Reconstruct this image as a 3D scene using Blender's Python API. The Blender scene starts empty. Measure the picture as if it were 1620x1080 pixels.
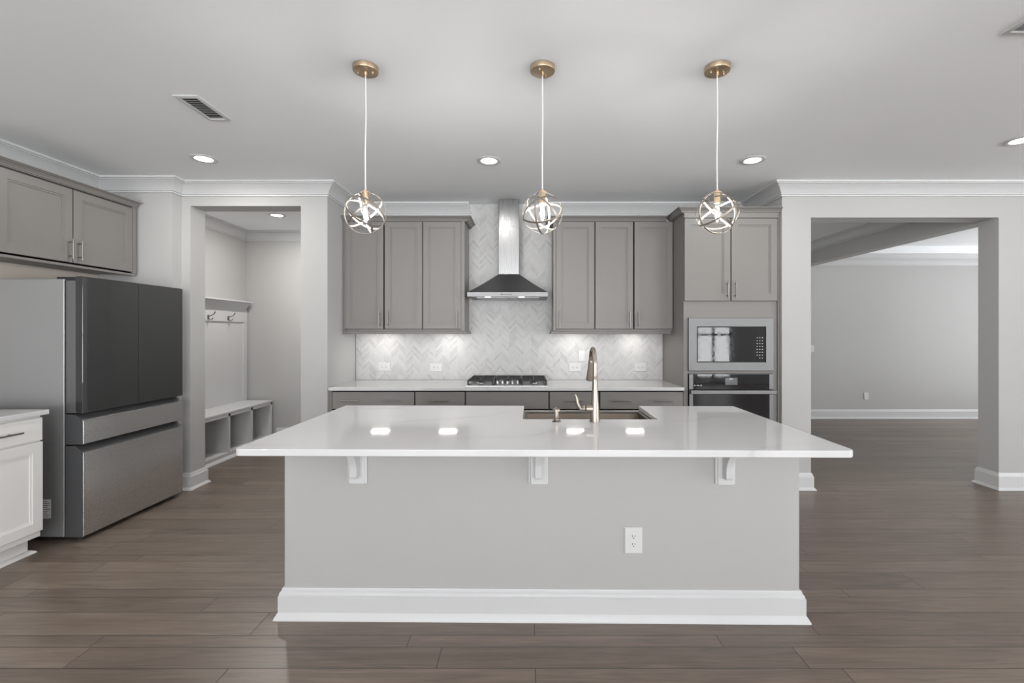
import bpy, bmesh, math, random
from mathutils import Vector, Matrix
R = math.radians
SC = bpy.context.scene
COL = SC.collection
random.seed(4)

# ------------------------------------------------------------------ camera
H = 1.40
CEIL = 2.745
cam_d = bpy.data.cameras.new('camera')
cam = bpy.data.objects.new('camera', cam_d); COL.objects.link(cam)
cam.location = (0, 0, H)
cam.rotation_euler = (R(90), 0, R(0.0))
cam_d.sensor_width = 36.0
cam_d.lens = 731.0 / 1620.0 * 36.0
cam_d.shift_x = -25.0 / 1620.0
cam_d.shift_y = -13.0 / 1620.0
cam_d.clip_start = 0.05
SC.camera = cam

# ------------------------------------------------------------------ world, exposure
SC.view_settings.view_transform = 'Standard'
SC.view_settings.look = 'None'
SC.view_settings.gamma = 1.0
SC.view_settings.use_curve_mapping = False
SC.view_settings.exposure = 0.0
SC.cycles.max_bounces = 12
SC.cycles.diffuse_bounces = 7
SC.cycles.glossy_bounces = 5
SC.cycles.caustics_reflective = False
SC.cycles.caustics_refractive = False
SC.cycles.sample_clamp_indirect = 6.0
world = bpy.data.worlds.new('overcast_sky'); SC.world = world
world.use_nodes = True
_n = world.node_tree.nodes; _l = world.node_tree.links
_bg = _n['Background']
_tc = _n.new('ShaderNodeTexCoord'); _sx = _n.new('ShaderNodeSeparateXYZ')
_cr = _n.new('ShaderNodeValToRGB')
_l.new(_tc.outputs['Generated'], _sx.inputs[0]); _l.new(_sx.outputs['Z'], _cr.inputs[0])
_cr.color_ramp.elements[0].position = 0.0; _cr.color_ramp.elements[0].color = (1.0, 1.02, 1.03, 1)
_cr.color_ramp.elements[1].position = 0.06; _cr.color_ramp.elements[1].color = (.55, .56, .57, 1)
_l.new(_cr.outputs[0], _bg.inputs[0])
_bg.inputs[1].default_value = 12.9

def portal(name, loc, rot, sx, sy):
    d = bpy.data.lights.new(name, 'AREA'); d.shape = 'RECTANGLE'; d.size = sx; d.size_y = sy
    d.cycles.is_portal = True
    o = bpy.data.objects.new(name, d); COL.objects.link(o); o.location = loc; o.rotation_euler = rot
    return o
# windows: (wall, centre along wall, width, z0, z1)
REAR_Y = -4.6
RIGHT_X = 9.4
REAR_WINS = [(-2.2, 2.5), (1.1, 2.6), (5.2, 1.0)]
RIGHT_WINS = [(-3.15, 2.8), (-0.15, 2.8)]
WZ0, WZ1 = 0.14, 2.56
DINE_X = 8.6
DINE_WIN = (5.8, 1.9)
for cx, w in REAR_WINS:
    portal('rear_daylight', (cx, REAR_Y - .07, (WZ0 + WZ1) / 2), (R(90), 0, 0), w, WZ1 - WZ0)
for cy, w in RIGHT_WINS:
    portal('right_daylight', (RIGHT_X + .07, cy, (WZ0 + WZ1) / 2), (R(90), 0, R(90)), w, WZ1 - WZ0)
portal('dining_daylight', (DINE_X + .07, DINE_WIN[0], (WZ0 + WZ1) / 2), (R(90), 0, R(90)), DINE_WIN[1], WZ1 - WZ0)

# ------------------------------------------------------------------ node helpers
class NT:
    def __init__(s, name):
        s.m = bpy.data.materials.new(name); s.m.use_nodes = True
        s.t = s.m.node_tree; s.n = s.t.nodes; s.l = s.t.links
        s.b = s.n['Principled BSDF']
    def link(s, a, b): s.l.new(a, b)
    def val(s, sock, v):
        if hasattr(v, 'links') or isinstance(v, bpy.types.NodeSocket): s.l.new(v, sock)
        else: sock.default_value = v
    def math(s, op, a, b=0.0, c=None):
        n = s.n.new('ShaderNodeMath'); n.operation = op
        s.val(n.inputs[0], a); s.val(n.inputs[1], b)
        if c is not None: s.val(n.inputs[2], c)
        return n.outputs[0]
    def obj(s):
        n = s.n.new('ShaderNodeTexCoord'); return n.outputs['Object']
    def sep(s, v):
        n = s.n.new('ShaderNodeSeparateXYZ'); s.l.new(v, n.inputs[0]); return n.outputs
    def comb(s, x=0.0, y=0.0, z=0.0):
        n = s.n.new('ShaderNodeCombineXYZ')
        for i, v in enumerate((x, y, z)): s.val(n.inputs[i], v)
        return n.outputs[0]
    def noise(s, vec, scale, detail=3.0, rough=.5, dist=0.0, out='Fac'):
        n = s.n.new('ShaderNodeTexNoise'); s.l.new(vec, n.inputs['Vector'])
        n.inputs['Scale'].default_value = scale; n.inputs['Detail'].default_value = detail
        n.inputs['Roughness'].default_value = rough; n.inputs['Distortion'].default_value = dist
        return n.outputs[out]
    def white(s, vec):
        n = s.n.new('ShaderNodeTexWhiteNoise'); n.noise_dimensions = '3D'; s.l.new(vec, n.inputs['Vector'])
        return n.outputs['Value']
    def mapr(s, v, a, b, c, d, smooth=False):
        n = s.n.new('ShaderNodeMapRange')
        if smooth: n.interpolation_type = 'SMOOTHSTEP'
        s.val(n.inputs[0], v)
        for i, q in enumerate((a, b, c, d)): s.val(n.inputs[1 + i], q)
        return n.outputs[0]
    def mix(s, f, a, b, mode='MIX'):
        n = s.n.new('ShaderNodeMix'); n.data_type = 'RGBA'; n.blend_type = mode
        s.val(n.inputs[0], f); s.val(n.inputs[6], a); s.val(n.inputs[7], b)
        return n.outputs[2]
    def bump(s, h, strength=.2, dist=.002):
        n = s.n.new('ShaderNodeBump'); s.val(n.inputs['Height'], h)
        n.inputs['Strength'].default_value = strength; n.inputs['Distance'].default_value = dist
        s.l.new(n.outputs[0], s.b.inputs['Normal'])
    def set(s, **k):
        for q, v in k.items():
            s.val(s.b.inputs[q.replace('_', ' ')], v)
        return s

def c4(r, g=None, b=None):
    if g is None: g = b = r
    return (r, g, b, 1.0)

def plain(name, col, rough=.5, metal=0.0, bump=0.0, bscale=300, **k):
    t = NT(name); t.set(Base_Color=c4(*col), Roughness=rough, Metallic=metal, **k)
    v = t.obj()
    nz = t.noise(v, 35, 2)
    t.set(Roughness=t.mapr(nz, .3, .7, max(0, rough - .03), rough + .03))
    if bump: t.bump(t.noise(v, bscale, 3), bump, .001)
    return t.m

M = {}
M['wall'] = plain('painted_wall', (.46, .457, .450), .85, bump=.08, bscale=220)
M['ceil'] = plain('ceiling_paint', (.93, .95, .972), .95, bump=.08, bscale=160)
M['trim'] = plain('white_trim', (.62, .623, .63), .38)
M['cab'] = plain('grey_cabinet', (.212, .201, .191), .42)
M['cabw'] = plain('white_cabinet', (.80, .795, .78), .40)
M['panelw'] = plain('island_paint', (.44, .436, .428), .75, bump=.06, bscale=220)
M['plastic'] = plain('white_plastic', (.68, .68, .675), .35)
M['slot'] = plain('dark_slot', (.02, .02, .02), .6)
M['gap'] = plain('shadow_gap', (.004, .004, .004), .9, Specular_IOR_Level=0.0)  # near-black colour stands in for the shade inside cabinet gaps
M['nickel'] = plain('brushed_nickel', (.345, .305, .262), .33, 1.0)
M['pull'] = plain('satin_pull', (.26, .25, .24), .36, 1.0)
M['gold'] = plain('champagne_gold', (.60, .47, .33), .36, 1.0)
M['band'] = plain('champagne_band', (.36, .325, .285), .48, 1.0)
M['iron'] = plain('cast_iron', (.022, .022, .023), .45, bump=.15, bscale=400)
M['blackglass'] = plain('black_glass', (.012, .012, .013), .04)
M['blackpl'] = plain('black_plastic', (.02, .02, .021), .35)
M['display'] = plain('grey_display', (.11, .115, .12), .12)
M['ink'] = plain('pale_ink', (.62, .62, .62), .5)
M['darkink'] = plain('dark_ink', (.02, .02, .022), .5)
M['paper'] = plain('paper_label', (.85, .85, .84), .6)
M['cord'] = plain('white_cord', (.86, .86, .85), .5)
M['hook'] = plain('pewter_hook', (.22, .21, .20), .35, 1.0)
M['seal'] = plain('rubber_seal', (.01, .01, .01), .7)
M['fglass'] = plain('fridge_dark_glass', (.035, .037, .038), .03, 0.0, Specular_IOR_Level=.75)
M['fbody'] = plain('fridge_grey_side', (.42, .42, .423), .36, .6)
M['fdark'] = plain('fridge_dark_trim', (.075, .077, .08), .4, 0.0)
M['sinkmetal'] = plain('sink_steel', (.17, .14, .115), .40, 1.0)

def brushed(name, col, rough, axis='x', aniso=.5):
    t = NT(name); v = t.sep(t.obj())
    sc = {'x': (3, 300, 300), 'z': (300, 300, 3)}[axis]
    vec = t.comb(t.math('MULTIPLY', v[0], sc[0]), t.math('MULTIPLY', v[1], sc[1]), t.math('MULTIPLY', v[2], sc[2]))
    nz = t.noise(vec, 1.0, 3)
    t.set(Base_Color=c4(*col), Metallic=1.0, Roughness=t.mapr(nz, .3, .7, rough - .05, rough + .07))
    t.bump(nz, .05, .0005)
    return t.m
M['steel'] = brushed('brushed_steel', (.36, .36, .362), .30)
M['mwsteel'] = brushed('microwave_steel', (.20, .20, .202), .40)
M['fedge'] = plain('fridge_door_edge', (.22, .22, .222), .4, .7)
M['steelz'] = brushed('brushed_steel_upright', (.30, .30, .304), .28, 'z')
M['hoodsteel'] = brushed('brushed_hood_steel', (.19, .19, .193), .40)
M['fsteel'] = brushed('fridge_steel', (.80, .805, .815), .27)

def emissive(name, col, strength):
    t = NT(name); t.set(Base_Color=c4(.8), Roughness=.4)
    t.b.inputs['Emission Color'].default_value = c4(*col); t.b.inputs['Emission Strength'].default_value = strength
    return t.m
M['lens'] = emissive('downlight_lens', (1, .90, .76), 9.0)
M['puck'] = emissive('undercabinet_lens', (1, .96, .90), 22.0)
M['hoodlens'] = emissive('hood_lens', (1, .97, .92), 5.0)
M['filament'] = emissive('glowing_filament', (1, .93, .82), 6.0)

def glass_mix(name):
    m = bpy.data.materials.new(name); m.use_nodes = True
    n, l = m.node_tree.nodes, m.node_tree.links
    n.remove(n['Principled BSDF'])
    tr = n.new('ShaderNodeBsdfTransparent'); gl = n.new('ShaderNodeBsdfGlossy'); gl.inputs['Roughness'].default_value = .03
    fr = n.new('ShaderNodeFresnel'); fr.inputs[0].default_value = 1.5
    mx = n.new('ShaderNodeMixShader')
    l.new(fr.outputs[0], mx.inputs[0]); l.new(tr.outputs[0], mx.inputs[1]); l.new(gl.outputs[0], mx.inputs[2])
    l.new(mx.outputs[0], n['Material Output'].inputs[0])
    return m
M['bulb'] = glass_mix('clear_bulb_glass')

def wood_floor():
    t = NT('dark_plank_floor'); p = t.sep(t.obj())
    x, y = p[0], p[1]
    q = t.math('DIVIDE', t.math('SUBTRACT', y, 2.142), .3885)
    base = t.math('FLOOR', q)
    f = t.math('MULTIPLY', t.math('SUBTRACT', q, base), .3885)
    s1 = t.math('GREATER_THAN', f, .178); s2 = t.math('GREATER_THAN', f, .309)
    row = t.math('ADD', t.math('MULTIPLY', base, 3.0), t.math('ADD', s1, s2))
    start = t.math('ADD', t.math('MULTIPLY', s1, .178), t.math('MULTIPLY', s2, .131))
    width = t.math('SUBTRACT', .178, t.math('ADD', t.math('MULTIPLY', s1, .047), t.math('MULTIPLY', s2, .0515)))
    v = t.math('SUBTRACT', f, start)
    e = t.math('MINIMUM', v, t.math('SUBTRACT', width, v))
    r0 = t.white(t.comb(row, 3.1, 0.0)); r1 = t.white(t.comb(row, 9.7, 1.0))
    L = t.math('ADD', 1.15, t.math('MULTIPLY', r1, .8))
    u = t.math('DIVIDE', t.math('ADD', x, t.math('MULTIPLY', r0, 3.0)), L)
    uf = t.math('FLOOR', u); uu = t.math('SUBTRACT', u, uf)
    ue = t.math('MULTIPLY', t.math('MINIMUM', uu, t.math('SUBTRACT', 1.0, uu)), L)
    edge = t.math('MINIMUM', e, ue)
    seam = t.mapr(edge, .0008, .0030, 1.0, 0.0, True)
    rnd = t.white(t.comb(uf, row, 5.0))
    rnd2 = t.white(t.comb(uf, row, 8.0))
    gx = t.math('ADD', t.math('MULTIPLY', x, 1.6), t.math('MULTIPLY', rnd, 40.0))
    gy = t.math('MULTIPLY', y, 26.0)
    grain = t.noise(t.comb(gx, gy, t.math('MULTIPLY', rnd2, 20.0)), 1.6, 5, .6, 1.2)
    blotch = t.noise(t.comb(t.math('MULTIPLY', x, .9), t.math('MULTIPLY', y, 5.0), rnd), 2.2, 3, .55, .8)
    col = t.mix(t.mapr(grain, .3, .72, 0, 1), c4(.135, .103, .082), c4(.220, .174, .141))
    tone = t.math('ADD', t.mapr(rnd, 0, 1, .86, 1.14), t.mapr(blotch, .3, .7, -.12, .12))
    col = t.mix(1.0, col, t.comb(tone, tone, tone), 'MULTIPLY')
    col = t.mix(t.math('MULTIPLY', seam, .85), col, c4(.022, .017, .014))
    t.set(Base_Color=col, Roughness=t.mapr(grain, .2, .8, .30, .40), Specular_IOR_Level=.55)
    scrape = t.noise(t.comb(t.math('MULTIPLY', x, .7), t.math('MULTIPLY', y, 22.0), rnd), 1.0, 2)
    hgt = t.math('SUBTRACT', t.math('ADD', t.math('MULTIPLY', grain, .25), t.math('MULTIPLY', scrape, 1.1)), t.math('MULTIPLY', seam, 1.2))
    t.bump(hgt, .22, .004)
    return t.m
M['floor'] = wood_floor()

def chevron():
    t = NT('chevron_marble_tile'); p = t.sep(t.obj())
    x, z = p[0], p[2]
    W = .0765; P = W * 2
    a = t.math('DIVIDE', t.math('ADD', x, .275), P)
    fr = t.math('SUBTRACT', a, t.math('FLOOR', a))
    tri = t.math('ABSOLUTE', t.math('SUBTRACT', fr, .5))           # .5 at the peaks, 0 at the valleys
    h = t.math('SUBTRACT', z, t.math('MULTIPLY', tri, P * 1.0))
    rw = t.math('DIVIDE', h, .0325)
    ri = t.math('FLOOR', rw); rf = t.math('SUBTRACT', rw, ri)
    ci = t.math('FLOOR', t.math('MULTIPLY', a, 2.0))
    cf = t.math('SUBTRACT', t.math('MULTIPLY', a, 2.0), ci)
    ed = t.math('MINIMUM', t.math('MULTIPLY', t.math('MINIMUM', rf, t.math('SUBTRACT', 1.0, rf)), .0325 * .707),
                t.math('MULTIPLY', t.math('MINIMUM', cf, t.math('SUBTRACT', 1.0, cf)), W))
    grout = t.mapr(ed, .0005, .0014, 1.0, 0.0, True)
    r = t.white(t.comb(ri, ci, 2.0)); r2 = t.white(t.comb(ri, ci, 7.0))
    vn = t.noise(t.comb(t.math('ADD', x, t.math('MULTIPLY', r, 30.0)), t.math('MULTIPLY', r2, 9.0), z), 16, 5, .6, 1.6)
    dark = t.math('MULTIPLY', t.mapr(r, .50, 1.0, 0.0, 1.0), t.mapr(vn, .28, .60, .1, 1.0))
    col = t.mix(t.mapr(r2, 0, 1, 0, .55), c4(.62, .62, .617), c4(.54, .534, .532))
    col = t.mix(t.math('MULTIPLY', dark, .46), col, c4(.31, .302, .303))
    vein = t.noise(t.obj(), 9, 5, .6, 1.8)
    vv = t.mapr(t.math('ABSOLUTE', t.math('SUBTRACT', vein, .5)), 0.0, .03, .22, 0.0)
    col = t.mix(vv, col, c4(.40, .395, .395))
    col = t.mix(t.math('MULTIPLY', grout, .6), col, c4(.62, .616, .61))
    t.set(Base_Color=col, Roughness=.5, Specular_IOR_Level=.35)
    t.bump(t.math('SUBTRACT', t.math('MULTIPLY', r, .5), grout), .12, .002)
    return t.m
M['tile'] = chevron()

def quartz():
    t = NT('white_quartz'); v = t.obj(); p = t.sep(v)
    w = t.noise(v, .9, 4, .55, 0.6)
    k = t.math('ADD', t.math('ADD', t.math('MULTIPLY', p[1], 1.7), t.math('MULTIPLY', p[0], -.55)), t.math('MULTIPLY', w, 1.8))
    fr = t.math('SUBTRACT', k, t.math('FLOOR', k))
    d = t.math('ABSOLUTE', t.math('SUBTRACT', fr, .5))
    vein = t.mapr(d, 0.0, .022, 1.0, 0.0, True)
    fade = t.mapr(t.noise(v, 1.6, 2), .42, .66, 0.0, 1.0)
    halo = t.mapr(d, 0.0, .16, .35, 0.0, True)
    cl = t.noise(v, 2.1, 3)
    col = t.mix(t.mapr(cl, .3, .7, 0, .5), c4(.65, .65, .657), c4(.62, .62, .627))
    col = t.mix(t.math('MULTIPLY', t.math('ADD', t.math('MULTIPLY', vein, .5), halo), t.math('MULTIPLY', fade, .7)), col, c4(.47, .47, .48))
    t.set(Base_Color=col, Roughness=.055, Specular_IOR_Level=.55)
    return t.m
M['quartz'] = quartz()

M['creamwall'] = plain('cream_wall', (.62, .555, .49), .9)

# ------------------------------------------------------------------ mesh helpers
class MB:
    def __init__(s, T=None): s.v = []; s.f = []; s.T = T
    def add(s, vs, fs):
        o = len(s.v)
        for p in vs:
            s.v.append(tuple(s.T(*p)) if s.T else tuple(p))
        for f in fs: s.f.append([i + o for i in f])
        return s
    def box(s, x0, x1, y0, y1, z0, z1):
        v = [(x0, y0, z0), (x1, y0, z0), (x1, y1, z0), (x0, y1, z0), (x0, y0, z1), (x1, y0, z1), (x1, y1, z1), (x0, y1, z1)]
        return s.add(v, [(0, 3, 2, 1), (4, 5, 6, 7), (0, 1, 5, 4), (1, 2, 6, 5), (2, 3, 7, 6), (3, 0, 4, 7)])
    def rings(s, rs, cap0=True, cap1=True, closed=False):
        n = len(rs[0]); vs = [p for r in rs for p in r]; fs = []
        m = len(rs)
        for i in range(m if closed else m - 1):
            a, b = i * n, ((i + 1) % m) * n
            for j in range(n): fs.append((a + j, a + (j + 1) % n, b + (j + 1) % n, b + j))
        if not closed:
            if cap0: fs.append(tuple(range(n - 1, -1, -1)))
            if cap1: fs.append(tuple((m - 1) * n + j for j in range(n)))
        return s.add(vs, fs)
    def tube(s, pts, r, n=14, closed=False):
        pts = [Vector(p) for p in pts]; m = len(pts)
        rr = r if isinstance(r, (list, tuple)) else [r] * m
        up = None; rs = []
        for i, p in enumerate(pts):
            if closed: d = pts[(i + 1) % m] - pts[i - 1]
            else: d = pts[min(i + 1, m - 1)] - pts[max(i - 1, 0)]
            d.normalize()
            if up is None:
                up = Vector((0, 0, 1)) if abs(d.z) < .9 else Vector((1, 0, 0))
            a = up - d * up.dot(d); a.normalize(); b = d.cross(a); up = a
            rs.append([tuple(p + a * (rr[i] * math.cos(2 * math.pi * j / n)) + b * (rr[i] * math.sin(2 * math.pi * j / n))) for j in range(n)])
        return s.rings(rs, closed=closed)
    def cyl(s, p0, p1, r0, r1=None, n=24): return s.tube([p0, p1], [r0, r0 if r1 is None else r1], n)
    def lathe(s, c, prof, n=32, axis='Z', closed=False):
        rs = []
        for r, h in prof:
            ring = []
            for j in range(n):
                a = 2 * math.pi * j / n; q = (max(r, 1e-5) * math.cos(a), max(r, 1e-5) * math.sin(a))
                if axis == 'Z': ring.append((c[0] + q[0], c[1] + q[1], c[2] + h))
                elif axis == 'Y': ring.append((c[0] + q[0], c[1] + h, c[2] + q[1]))
                else: ring.append((c[0] + h, c[1] + q[0], c[2] + q[1]))
            rs.append(ring)
        return s.rings(rs, closed=closed)
    def prism(s, poly, a, b, axis='Z'):
        def P(q, h):
            if axis == 'Z': return (q[0], q[1], h)
            if axis == 'Y': return (q[0], h, q[1])
            return (h, q[0], q[1])
        return s.rings([[P(q, a) for q in poly], [P(q, b) for q in poly]])
    def sweep(s, path, prof, z=0.0):
        """profile (out, z) carried along a path in plan, out = right-hand side of travel, corners mitred"""
        m = len(path); rs = []
        nm = []
        for i in range(m - 1):
            d = Vector((path[i + 1][0] - path[i][0], path[i + 1][1] - path[i][1])); d.normalize(); nm.append(Vector((d.y, -d.x)))
        for i in range(m):
            if i == 0: k = nm[0]
            elif i == m - 1: k = nm[-1]
            else:
                k = nm[i - 1] + nm[i]; k = k / max(.2, (1 + nm[i - 1].dot(nm[i])))
            rs.append([(path[i][0] + k.x * o, path[i][1] + k.y * o, z + h) for o, h in prof])
        return s.rings(rs)
    def shaker(s, u0, u1, z0, z1, d0, t=.02, fw=.055):
        def L(i, d): return [(u0 + i, d, z0 + i), (u1 - i, d, z0 + i), (u1 - i, d, z1 - i), (u0 + i, d, z1 - i)]
        return s.rings([L(0, d0), L(0, d0 + t - .002), L(.002, d0 + t), L(fw, d0 + t), L(fw + .001, d0 + t - .005),
                        L(fw + .012, d0 + t - .005), L(fw + .013, d0 + t - .010)])
    def slab(s, u0, u1, z0, z1, d0, t=.02):
        def L(i, d): return [(u0 + i, d, z0 + i), (u1 - i, d, z0 + i), (u1 - i, d, z1 - i), (u0 + i, d, z1 - i)]
        return s.rings([L(0, d0), L(0, d0 + t - .003), L(.003, d0 + t)])
    def pull(s, u, z, d0, length=.155, vertical=True, out=.032, r=.0055):
        h = length / 2; k = h * .68
        if vertical:
            s.cyl((u, d0 + out, z - h), (u, d0 + out, z + h), r, n=14)
            for q in (-k, k): s.cyl((u, d0, z + q), (u, d0 + out, z + q), r * .8, n=10)
        else:
            s.cyl((u - h, d0 + out, z), (u + h, d0 + out, z), r, n=14)
            for q in (-k, k): s.cyl((u + q, d0, z), (u + q, d0 + out, z), r * .8, n=10)
        return s
    def build(s, name, mat, parent=None, bevel=0.0, seg=2, smooth=True, origin=None, angle=32):
        og = Vector(origin) if origin is not None else (WL(parent) if parent else Vector((0, 0, 0)))
        me = bpy.data.meshes.new(name)
        me.from_pydata([tuple(Vector(p) - og) for p in s.v], [], s.f)
        bm = bmesh.new(); bm.from_mesh(me)
        bmesh.ops.recalc_face_normals(bm, faces=bm.faces[:])
        bm.to_mesh(me); bm.free()
        me.materials.append(mat)
        if smooth:
            me.shade_smooth(); me.set_sharp_from_angle(angle=R(angle))
        o = bpy.data.objects.new(name, me); COL.objects.link(o)
        if parent is not None: o.parent = parent
        elif origin is not None: o.location = og
        if bevel:
            b = o.modifiers.new('bevel', 'BEVEL'); b.width = bevel; b.segments = seg; b.limit_method = 'ANGLE'; b.angle_limit = R(40)
            b.harden_normals = True
        return o

def WL(o):
    v = Vector((0, 0, 0))
    while o is not None: v = v + Vector(o.location); o = o.parent
    return v
def tag(o, label, cat, group=None, kind=None):
    if label: o['label'] = label
    if cat: o['category'] = cat
    if group: o['group'] = group
    if kind: o['kind'] = kind
    return o
def thing(name, label, cat, loc=(0, 0, 0), group=None):
    o = bpy.data.objects.new(name, None); o.empty_display_size = .05; COL.objects.link(o); o.location = loc
    return tag(o, label, cat, group)
def struct(mb, name, mat, **k):
    if name.startswith(('trim', 'baseboard')): k['angle'] = 14
    o = mb.build(name, mat, **k); o['kind'] = 'structure'; return o
def dup(root, loc, label, rotz=None):
    r = root.copy(); COL.objects.link(r); r.location = loc; r['label'] = label
    if rotz is not None: r.rotation_euler = (0, 0, rotz)
    for ch in list(root.children):
        c = ch.copy(); COL.objects.link(c); c.parent = r
        for g in list(ch.children):
            d = g.copy(); COL.objects.link(d); d.parent = c
    return r
def south(y0):   # local (u, d, z) -> faces the camera, d grows towards -Y
    return lambda u, d, z: (u, y0 - d, z)
def north(y0):
    return lambda u, d, z: (u, y0 + d, z)
def east(x0):    # faces +X
    return lambda u, d, z: (x0 + d, u, z)
def arc(c, r, a0, a1, n):
    return [(c[0] + r * math.cos(R(a0 + (a1 - a0) * i / n)), c[1] + r * math.sin(R(a0 + (a1 - a0) * i / n))) for i in range(n + 1)]

# ------------------------------------------------------------------ the room shell
LX = -3.74          # left wall
FY = 4.14           # wall with the two openings
JY = 4.03           # jog beside the fridge
JX = -3.10
AL, AR = -1.795, 2.277   # range alcove
BY = 4.82           # range wall
TH = .19
FY2 = FY + TH
MUD_Y = 6.13
HALL_X0, HALL_X1 = 2.40, 4.235
DIN_Y = 7.60
BOT = 0.0
struct(MB().box(LX - .12, RIGHT_X + .12, REAR_Y - .12, DIN_Y + .12, -.10, 0), 'floor', M['floor'])
struct(MB().box(LX - .12, RIGHT_X + .12, REAR_Y - .12, DIN_Y + .12, CEIL, CEIL + .10), 'ceiling', M['ceil'])
struct(MB().box(LX - .12, LX, REAR_Y - .12, MUD_Y + .12, 0, CEIL), 'wall_left', M['wall'])
# front-left wall with the mudroom opening, jog and alcove return
w = MB()
w.prism([(LX, JY), (JX, JY), (JX, FY), (-3.024, FY), (-3.024, FY2), (LX, FY2)], 0, CEIL)
w.box(-3.024, -2.033, FY, FY2, 2.54, CEIL)
w.prism([(-2.033, FY), (AL, FY), (AL, BY), (AL - .125, BY), (AL - .125, FY2), (-2.033, FY2)], 0, CEIL)
struct(w, 'wall_mudroom_opening', M['wall'])
struct(MB().box(AL - .125, AR + .123, BY, BY + .12, 0, CEIL), 'wall_back', M['wall'])
w = MB()
w.prism([(AR, BY), (AR, FY), (2.537, FY), (2.537, FY2), (AR + .123, FY2), (AR + .123, BY)], 0, CEIL)
w.box(2.537, 4.22, FY, FY2, 2.4375, CEIL)
w.box(4.22, RIGHT_X, FY, FY2, 0, CEIL)
struct(w, 'wall_dining_opening', M['wall'])
struct(MB().box(LX, AL - .125, MUD_Y, MUD_Y + .12, 0, CEIL), 'wall_mudroom_back', M['wall'])
struct(MB().box(AL - .125, AL - .005, BY + .12, MUD_Y + .12, 0, CEIL), 'wall_mudroom_right', M['wall'])
struct(MB().box(AR + .003, AR + .123, BY + .12, DIN_Y, 0, CEIL), 'wall_hall_left', M['wall'])
struct(MB().box(AR + .003, DINE_X, DIN_Y, DIN_Y + .12, 0, CEIL), 'wall_dining_back', M['wall'])
# dropped header between the hall and the dining room, a stub of wall either end
w = MB().box(HALL_X1, HALL_X1 + .165, FY2, DIN_Y, 2.4375, CEIL)
struct(w, 'wall_hall_header', M['wall'])
struct(MB().box(HALL_X1 + .165, DINE_X, 7.12, DIN_Y, 2.633, CEIL), 'ceiling_dining_soffit', M['ceil'])

def window_wall(name, axis, pos, a0, a1, wins, th=.12):
    w = MB()
    def bx(u0, u1, z0, z1):
        if axis == 'Y': w.box(u0, u1, pos - th, pos, z0, z1)
        else: w.box(pos, pos + th, u0, u1, z0, z1)
    edges = [a0]
    for c, ww in wins: edges += [c - ww / 2, c + ww / 2]
    edges.append(a1)
    for i in range(0, len(edges), 2): bx(edges[i], edges[i + 1], 0, CEIL)
    for c, ww in wins:
        bx(c - ww / 2, c + ww / 2, 0, WZ0); bx(c - ww / 2, c + ww / 2, WZ1, CEIL)
    struct(w, name, M['wall'])
WN = [0]
def window_frame(axis, pos, c, ww, inner):
    WN[0] += 1
    w = MB()
    def bx(u0, u1, z0, z1, d0=.02, d1=.07):
        if axis == 'Y': w.box(u0, u1, pos - d1, pos - d0, z0, z1)
        else: w.box(pos + d0, pos + d1, u0, u1, z0, z1)
    a, b = c - ww / 2, c + ww / 2
    bx(a, a + .05, WZ0, WZ1); bx(b - .05, b, WZ0, WZ1); bx(a, b, WZ0, WZ0 + .06); bx(a, b, WZ1 - .05, WZ1)
    bx(c - .035, c + .035, WZ0, WZ1); bx(a, b, 1.33, 1.39)
    # casing on the room face
    cs = .09
    bx(a - cs, a, WZ0 - cs, WZ1 + cs, -.018, -.001); bx(b, b + cs, WZ0 - cs, WZ1 + cs, -.018, -.001)
    bx(a, b, WZ1, WZ1 + cs, -.018, -.001); bx(a, b, WZ0 - cs, WZ0, -.018, -.001)
    struct(w, 'window_%d' % WN[0], M['trim'])
window_wall('wall_rear', 'Y', REAR_Y, LX - .12, RIGHT_X + .12, REAR_WINS)
window_wall('wall_right', 'X', RIGHT_X, REAR_Y, FY2, RIGHT_WINS)
window_wall('wall_dining_right', 'X', DINE_X, FY2, DIN_Y + .12, [DINE_WIN])
for c, ww in REAR_WINS: window_frame('Y', REAR_Y, c, ww, 1)
for c, ww in RIGHT_WINS: window_frame('X', RIGHT_X, c, ww, -1)
window_frame('X', DINE_X, DINE_WIN[0], DINE_WIN[1], -1)

# tiled range wall
struct(MB().box(-1.786, 1.404, BY - .009, BY - .0005, .916, CEIL - .001), 'wall_backsplash', M['tile'])

# crown mouldings
CROWN = [(0, -.120), (.012, -.120), (.012, -.111), (.006, -.109), (.006, -.105), (.016, -.103), (.019, -.097), (.014, -.093), (.030, -.070), (.050, -.047),
         (.072, -.031), (.070, -.027), (.084, -.025), (.084, -.019), (.098, -.016), (.100, -.010), (.100, 0), (0, 0)]
struct(MB().sweep([(LX, REAR_Y), (LX, JY), (JX, JY), (JX, FY), (AL, FY), (AL, BY), (-.605, BY)], CROWN, CEIL - .0005), 'trim_1', M['trim'])
struct(MB().sweep([(.215, BY), (AR, BY), (AR, FY), (RIGHT_X, FY), (RIGHT_X, REAR_Y)], CROWN, CEIL - .0005), 'trim_2', M['trim'])
struct(MB().sweep([(LX, FY2), (LX, MUD_Y), (AL - .125, MUD_Y), (AL - .125, FY2)], CROWN, CEIL - .0005), 'trim_3', M['trim'])
struct(MB().sweep([(HALL_X1, DIN_Y), (HALL_X1, FY2)], CROWN, CEIL - .0005), 'trim_4', M['trim'])
struct(MB().sweep([(HALL_X1 + .165, DIN_Y), (DINE_X, DIN_Y)], CROWN, 2.6325), 'trim_5', M['trim'])
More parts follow.
